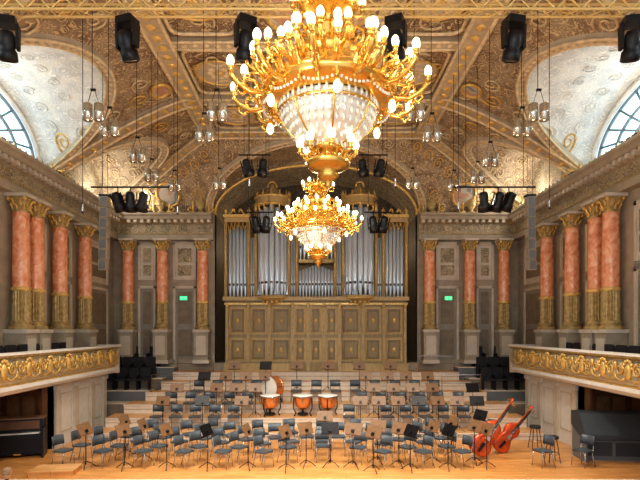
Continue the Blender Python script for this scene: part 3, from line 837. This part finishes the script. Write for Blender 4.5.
for x,y,z in((-3.6,13,3.2),(3.7,13,3.3),(-5.6,12,3.0),(5.6,12,3.1),(-1.6,12,3.6),(1.9,12,3.6)):
    mb=MB(); mb.cyl((0,0,0),(0,0,Hc(x,y)-z-.01),.008,.008,4,BLACK); mb.cyl((0,0,-.15),(0,0,.02),.022,.018,8,STEEL); mb.ball((0,0,-.17),.03,BLACK,8,6)
    mb.obj('hanging_microphone',(x,y,z))
for i,(x,y,z,r) in enumerate(((-6.05,22.86,1.45,0),(6.05,22.86,1.45,0),(9.2,14.2,1.85,pi/2),(-9.2,14.2,1.85,-pi/2))):
    mb=MB(); mb.box((0,0,0),(.36,.06,.2),STEEL); mb.box((0,-.035,0),(.33,.012,.17),EXITG)
    mb.box((.07,-.043,0),(.1,.004,.05),PAPER); mb.box((-.07,-.043,0),(.05,.004,.11),PAPER)
    mb.obj('exit_sign',(x,y,z),r)
for x in(-3.4,0,3.4):  # added boxes with fill lamps that light the niche behind the organ
    mb=MB(); mb.bx(-.2,.2,-.08,.08,0,.1,BLACK); mb.bx(-.17,.17,-.06,.06,.1,.105,STEEL)
    o=mb.obj('added_niche_fill',(x,24.6,BALZ))
    light('POINT',(0,0,5.6),22,(1,.86,.66),.2,'niche_fill_lamp',parent=o)
# ---------------------------------------------------------------- orchestra furniture
def make_chair():
    mb=MB()
    mb.prism(rrect(.44,.42,.08),.44,.475,CHAIRM)
    n=8;vs=[]
    for zz,of in((.60,.0),(.72,.015),(.86,.04)):
        for i in range(n+1):
            t=i/n*2-1; vs.append((t*.21,.20+of-.05*t*t,zz))
    for zz,of in((.60,.0),(.72,.015),(.86,.04)):
        for i in range(n+1):
            t=i/n*2-1; vs.append((t*.21,.225+of-.05*t*t,zz))
    m=n+1;fs=[]
    for j in range(2):
        for i in range(n):
            a=j*m+i; fs.append((a,a+1,a+m+1,a+m)); b=a+3*m; fs.append((b+m,b+m+1,b+1,b))
    for i in range(n): fs.append((2*m+i,2*m+i+1,5*m+i+1,5*m+i)); fs.append((3*m+i,3*m+i+1,i+1,i))
    for i in(0,n):
        for j in range(2): fs.append((j*m+i,(j+1)*m+i,(j+4)*m+i,(j+3)*m+i))
    mb.add(vs,fs,CHAIRM,True)
    for s in(-1,1):
        mb.tube([(s*.21,-.2,0),(s*.19,-.17,.43),(s*.19,.15,.43),(s*.19,.19,.6),(s*.18,.21,.82)],.013,6,STEEL)
        mb.tube([(s*.21,.23,0),(s*.19,.12,.43)],.013,6,STEEL)
    mb.tube([(-.19,-.16,.42),(.19,-.16,.42)],.011,6,STEEL)
    return mb.obj('orchestra_chair')
def make_stand(desk,paper):
    mb=MB()
    for i in range(3):
        a=pi/2+2*pi*i/3
        mb.tube([(0,0,.20),(.16*math.cos(a),.16*math.sin(a),.10),(.27*math.cos(a),.27*math.sin(a),.012)],.011,6,BLACK)
    mb.cyl((0,0,.1),(0,0,.98),.014,.011,8,BLACK)
    mb.ball((0,0,.6),.025,BLACK,8,5)
    M=Matrix.Rotation(-.45,3,'X')
    P=lambda x,y,z: tuple(M@Vector((x,y,z))+Vector((0,0,1.02)))
    def lbox(c,d,mat):
        t=MB(); t.box(c,d,mat); 
        mb.add([P(*v) for v in t.v],t.f,mat)
    lbox((0,0,.08),(.50,.018,.32),desk)
    lbox((0,.04,-.09),(.50,.09,.015),desk)
    lbox((0,.085,-.075),(.50,.008,.04),desk)
    lbox((0,-.03,0),(.08,.05,.08),BLACK)
    if paper:
        lbox((-.1,.013,.07),(.2,.006,.28),PAPER); lbox((.11,.013,.07),(.2,.006,.28),PAPER)
    return mb.obj('music_stand')
chair=make_chair(); st1=make_stand(DESK,False); st2=make_stand(BLACK,True)
CX,CY=.2,13.3
placed=[]
def ok(x,y,d=.52):
    for a,b in placed:
        if (a-x)**2+(b-y)**2<d*d: return False
    return True
def putchair(x,y,rz):
    if not ok(x,y): return
    placed.append((x,y)); dup(chair,(x,y,tz(y)),rz)
def putstand(x,y,rz,k=0):
    if not ok(x,y,.42): return
    placed.append((x,y)); dup(st2 if k else st1,(x,y,tz(y)),rz)
placed+=[(6.0,15.5),(5.4,15.5),(5.2,15.0),(6.4,15.9),(5.7,14.9),(4.7,15.5),(6.5,15.4),(6.0,14.7),(5.2,14.4),(7.1,16.2),(6.9,14.6),(4.3,16.3),(7.8,14.6),(7.8,15.2),(7.8,15.7),(-6.8,13.4),(-7.4,13.5),(-7.9,14.9),(-7.9,15.4)]
R=[(1.7,5),(2.75,9),(3.8,12),(4.9,15),(6.0,18),(7.1,20)]
for ri,(r,n) in enumerate(R):
    for i in range(n):
        t=(i+.5)/n
        th=-pi/2*.98+pi*.98*t
        x=CX+r*math.sin(th)*1.04; y=CY+.35+r*math.cos(th)*.62
        if abs(x)>7.7 or y>17.0: continue
        rz=math.atan2(-(x-CX),(y-CY+.6))
        rz+=random.uniform(-.25,.25)
        putchair(x,y,rz)
        if i%2==0 or random.random()<.5:
            f=Vector((math.sin(rz),-math.cos(rz)))
            putstand(x+f.x*.62+.12,max(13.3,y+f.y*.62),rz,random.random()<.18)
for (y,ys_,xa,xb,st) in((18.12,17.8,-5.8,5.8,.70),(19.15,18.8,-5.6,5.6,.74),(20.15,19.8,-4.8,5.0,.8),(20.95,20.75,-3.4,3.6,1.3)):
    x=xa
    while x<xb:
        if not ((18.5<y<20 and -2.6<x<1.3) or (y<18.5 and -2.4<x<1.1)):
            if y>20.5: putstand(x,ys_+.05,random.uniform(-.2,.2),random.random()<.2)
            else:
                putchair(x,y+.08,random.uniform(-.2,.2))
                if random.random()<.9 and not(y>20 and -2.3<x<1.2): putstand(x+random.uniform(-.03,.03)+st/2,ys_,random.uniform(-.2,.2),random.random()<.15)
        x+=st
for o in(chair,st1,st2): bpy.data.objects.remove(o)
mb=MB()
mb.lathe([(.05,.22),(.16,.26),(.27,.36),(.34,.52),(.36,.72)],(0,0,0),28,COPPER)
mb.lathe([(.36,.72),(.385,.72),(.385,.78),(.365,.79),(.0,.795)],(0,0,0),28,PAPER)
mb.lathe([(.37,.71),(.395,.71),(.395,.765),(.37,.77)],(0,0,0),28,STEEL)
for i in range(6):
    a=pi*i/3; c,s=math.cos(a),math.sin(a)
    mb.cyl((.40*c,.40*s,.5),(.40*c,.40*s,.77),.012,.012,6,STEEL)
    if i%2==0: mb.tube([(.40*c,.40*s,.68),(.40*c,.40*s,.3),(.3*c,.3*s,.12),(.36*c,.36*s,.03)],.022,6,BLACK); mb.ball((.36*c,.36*s,.035),.035,BLACK,6,4)
mb.lathe([(0,.1),(.2,.1),(.22,.06),(0,.05)],(0,0,0),16,BLACK); mb.cyl((0,0,.08),(0,0,.25),.04,.04,8,BLACK)
t0=mb.obj('timpani',(-1.75,19.0,-3.25))
for x,y in((-.5,19.0),(.45,19.0)): dup(t0,(x,y,-3.25),x)
mb=MB()
M=Matrix.Rotation(pi/2,3,'Y')
t=MB(); t.lathe([(0,-.2),(.42,-.2),(.42,.2),(0,.2)],(0,0,0),28,PAPER); t.lathe([(.44,-.21),(.44,-.16),(.43,-.15),(.43,.15),(.44,.16),(.44,.21),(.41,.21)],(0,0,0),28,BASSW)
mb.add([tuple(M@Vector(v)+Vector((0,0,.62))) for v in t.v],t.f[:28*3],PAPER); mb.add([tuple(M@Vector(v)+Vector((0,0,.62))) for v in t.v],t.f[28*3:],COPPER)
for a in(-1,1):
    for b in(-1,1): mb.cyl((a*.15,b*.4,.0),(a*.12,b*.3,.34),.02,.02,6,BLACK)
    mb.cyl((a*.13,-.4,.15),(a*.13,.4,.15),.015,.015,6,BLACK)
mb.obj('bass_drum',(-1.75,20.0,-2.9),.9)
def make_bass():
    mb=MB()
    O=[(0,.03),(.03,.17),(.08,.25),(.18,.32),(.28,.325),(.38,.27),(.46,.205),(.54,.19),(.61,.215),(.66,.25),(.76,.262),(.86,.22),(.94,.13),(1.0,.045)]
    n=24;vs=[]
    for t,w in O:
        for i in range(n):
            a=2*pi*i/n; c,s=math.cos(a),math.sin(a)
            d=.105*(min(1,w/.15))
            vs.append((w*math.copysign(abs(c)**.45,c),d*math.copysign(abs(s)**.55,s)*(1.0),t*1.12))
    m=len(O)
    mb.add(vs,[(j*n+i,j*n+(i+1)%n,(j+1)*n+(i+1)%n,(j+1)*n+i) for j in range(m-1) for i in range(n)]+[tuple(range(n))[::-1],tuple(range((m-1)*n,m*n))],BASSW,True)
    mb.prism([(-.03,1.08),(.03,1.08),(.022,1.72),(-.022,1.72)],-.09,-.03,BASSW,'y')
    mb.prism([(-.04,.72),(.04,.72),(.024,1.7),(-.024,1.7)],-.135,-.10,BLACK,'y')
    mb.tube([(0,-.07,1.7),(0,-.06,1.80),(0,-.03,1.88),(0,.02,1.90),(0,.04,1.86),(0,.01,1.83),(0,-.01,1.85)],.028,8,BASSW)
    for i,z in enumerate((1.74,1.80)):
        for s in(-1,1): mb.cyl((s*.02,-.06,z),(s*.11,-.06,z),.008,.008,6,BRASS); mb.box((s*.12,-.06,z),(.02,.012,.05),BRASS)
    mb.prism([(-.075,.50),(-.05,.5),(0,.53),(.05,.5),(.075,.5),(.05,.60),(-.05,.60)],-.17,-.15,CANM,'y'); mb.box((0,-.135,.52),(.12,.06,.03),CANM)
    mb.prism([(-.025,.10),(.025,.10),(.045,.38),(-.045,.38)],-.15,-.13,BLACK,'y')
    for i in range(4):
        x=(i-1.5)*.02
        mb.tube([(x*1.1,-.15,.37),(x*1.5,-.175,.6),(x*.6,-.14,1.70)],.003,4,STEEL)
    for s in(-1,1):
        mb.tube([(s*.13,-.108,.44),(s*.16,-.108,.42),(s*.165,-.108,.48),(s*.12,-.108,.56),(s*.10,-.108,.62),(s*.12,-.108,.66),(s*.14,-.108,.64)],.008,5,BLACK)
    mb.cyl((0,0,-.14),(0,0,.02),.012,.012,8,STEEL)
    return mb.obj('double_bass')
def place(o,x,y,z,rx,ry,rz):
    o.rotation_euler=(rx,ry,rz); o.location=(x,y,z)
    M=o.rotation_euler.to_matrix(); lo=min((M@v.co).z for v in o.data.vertices)
    o.location.z=z-lo+.005
b1=make_bass(); b1.scale=(1.08,1.08,1.08); place(b1,4.72,14.9,ST+.04,-.12,.66,.0)
b2=dup(b1,(0,0,0)); b2.scale=(.98,.98,.98); place(b2,5.6,15.6,ST,-.12,.80,.1)
mb=MB()
mb.lathe([(0,.68),(.17,.68),(.18,.72),(.16,.76),(0,.77)],(0,0,0),18,SEATD)
for i in range(4):
    a=pi/4+i*pi/2; mb.cyl((.12*math.cos(a),.12*math.sin(a),.69),(.23*math.cos(a),.23*math.sin(a),0),.014,.014,6,WOODD)
mb.lathe([(.185,.24),(.2,.25),(.185,.26)],(0,0,0),18,STEEL)
sb=mb.obj('bass_stool',(7.1,16.2,ST)); dup(sb,(6.9,14.6,ST)); dup(sb,(4.3,16.3,ST))
mb=MB(); mb.bx(-.55,.55,-.35,.35,0,.12,FLOORW); mb.bx(-.57,.57,-.37,.37,.12,.15,TREAD); 
mb.obj('soloist_podium',(-7.0,13.45,ST),.12)
mb=MB()
mb.bx(-.7,.7,-.15,.3,0.08,1.15,BLACK); mb.bx(-.74,.74,-.18,.33,1.15,1.19,DESK); mb.bx(-.7,.7,-.42,-.12,.62,.74,BLACK); mb.bx(-.62,.62,-.4,-.16,.74,.76,PAPER)
for i in range(26): mb.bx(-.6+i*.047,-.58+i*.047,-.3,-.16,.76,.775,BLACK)
for s in(-1,1): mb.bx(s*.68,s*.74,-.42,.33,0,.9,BLACK)
mb.bx(-.6,.6,-.18,-.15,.85,1.1,WOODD); mb.bx(-.1,.1,-.2,-.12,.08,.12,BRASS)
mb.obj('upright_piano',(-9.05,15.2,ST),.35)
mb=MB()
mb.bx(-.85,.85,-.1,.55,0,1.0,GREYL); 
mb.prism([(-.45,.72),(-.45,.82),(-.05,1.38),(.6,1.38),(.6,.95),(0,.72)],-.92,.92,GREY,'x')
for s in(-1,1): mb.prism([(-.42,0),(.56,0),(.56,1.0),(-.42,.74)],s*.87-.03,s*.87+.03,GREYL,'x')
mb.bx(-.8,.8,-.14,-.1,.1,.6,GREYL)
for a in(-.4,.4): mb.bx(a-.35,a+.35,-.16,-.14,.15,.55,GREY)
mb.obj('organ_console',(8.75,14.8,ST),-.12)
for sx in(-1,1):
    for (x,y) in((6.15,22.15),(6.8,20.65)):
        mb=MB(); z=tz(y)
        mb.tube([(0,0,0),(0,0,.7),(-sx*1.6,0,.7),(-sx*1.6,0,0)],.018,6,STEEL); mb.tube([(0,0,.36),(-sx*1.6,0,.36)],.012,6,STEEL)
        mb.obj('steel_guard_rail',(sx*x,y,z))
# ---------------------------------------------------------------- person (standing in the stalls, only head in view)
def person(loc,rz):
    V=[(0,0,.95),(0,0,1.15),(0,0,1.38),(0,-.01,1.46),(0,-.02,1.52)]; Rr=[(.16,.12),(.15,.11),(.17,.11),(.06,.06),(.055,.055)]
    E=[(0,1),(1,2),(2,3),(3,4)]
    def chn(start,pts):
        last=start
        for p,r in pts:
            V.append(p);Rr.append((r,r));E.append((last,len(V)-1)); last=len(V)-1
        return last
    for s in(-1,1):
        chn(0,[((s*.09,0,.88),.10),((s*.10,-.02,.5),.065),((s*.10,.02,.09),.045),((s*.11,-.14,.04),.04)])
        chn(2,[((s*.18,0,1.38),.065),((s*.23,.02,1.10),.05),((s*.25,-.05,.86),.035),((s*.25,-.06,.80),.03),((s*.25,-.07,.74),.03)])
    me=bpy.data.meshes.new('body'); me.from_pydata(V,E,[]); o=bpy.data.objects.new('body',me); C.objects.link(o)
    m=o.modifiers.new('s','SKIN')
    for i,sv in enumerate(me.skin_vertices[0].data): sv.radius=Rr[i]; sv.use_root=(i==0)
    ss=o.modifiers.new('u','SUBSURF'); ss.levels=2; ss.render_levels=2
    me.materials.append(plain('dark_jacket',(.03,.03,.04),.7))
    em=bpy.data.objects.new('person_standing',None); C.objects.link(em)
    SK=plain('skin',(.62,.38,.27),.5); HR=plain('grey_blond_hair',(.30,.21,.12),.6,noise=.3,nscale=30)
    mb=MB(); prf=[(0,-.12),(.035,-.115),(.055,-.09),(.07,-.04),(.078,.02),(.075,.07),(.05,.105),(0,.12)]
    mb.lathe(prf,(0,-.03,1.64),18,SK,sc=(.95,1.15))
    mb.tube([(0,-.115,1.665),(0,-.14,1.635),(0,-.12,1.62)],.012,6,SK)
    for s in(-1,1):
        mb.ball((s*.03,-.107,1.655),.011,PAPER,8,6); mb.ball((s*.03,-.117,1.655),.005,BLACK,6,4)
        mb.ball((s*.075,-.02,1.64),.02,SK,8,6,(.4,.8,1.5))
        for k in range(5):
            L=(.055,.075,.082,.076,.06)[k]
            bx_=s*.25; y0=-.10+.018*k
            mb.tube([(bx_,y0,.735),(bx_-s*.004,y0,.735-L*.5),(bx_-s*.016,y0,.735-L)],.009,6,SK)
        mb.ball((s*.25,-.065,.755),.03,SK,8,6,(.5,1.3,1.3))
    mb.tube([(-.022,-.112,1.595),(0,-.12,1.592),(.022,-.112,1.595)],.006,5,BASSW)
    mb.obj('head_and_hands').parent=em
    mb=MB(); mb.lathe([(.085,-.03),(.09,.03),(.085,.08),(.055,.118),(0,.132)],(0,-.012,1.645),18,HR,sc=(.98,1.15),arc=(-.35,pi+.35)); 
    mb.lathe([(.088,.055),(.085,.085),(.055,.12),(0,.133)],(0,-.022,1.645),18,HR,sc=(.98,1.15)); 
    mb.obj('hair').parent=em
    o.parent=em
    em.location=loc; em.rotation_euler=(0,0,rz)
person((-6.82,11.0,FL),pi-.3)
# ---------------------------------------------------------------- shift so that the hall floor is at z=0
for o in list(bpy.data.objects):
    if o.parent is None: o.location.z+=EYE
cam=bpy.data.cameras.new('camera'); co=bpy.data.objects.new('camera',cam); C.objects.link(co)
co.location=(0,0,EYE); co.rotation_euler=(pi/2,0,0)
cam.sensor_width=36; cam.lens=28.125; cam.shift_x=.00625; cam.shift_y=.1406; cam.clip_end=200
bpy.context.scene.camera=co
w=bpy.data.worlds.new('world'); bpy.context.scene.world=w; w.use_nodes=True
w.node_tree.nodes['Background'].inputs[0].default_value=(.72,.86,1,1); w.node_tree.nodes['Background'].inputs[1].default_value=1.15
vs_=bpy.context.scene.view_settings
vs_.view_transform='Standard'
for lk in('Medium High Contrast','Standard - Medium High Contrast'):
    try: vs_.look=lk; break
    except Exception: pass
vs_.exposure=0.15
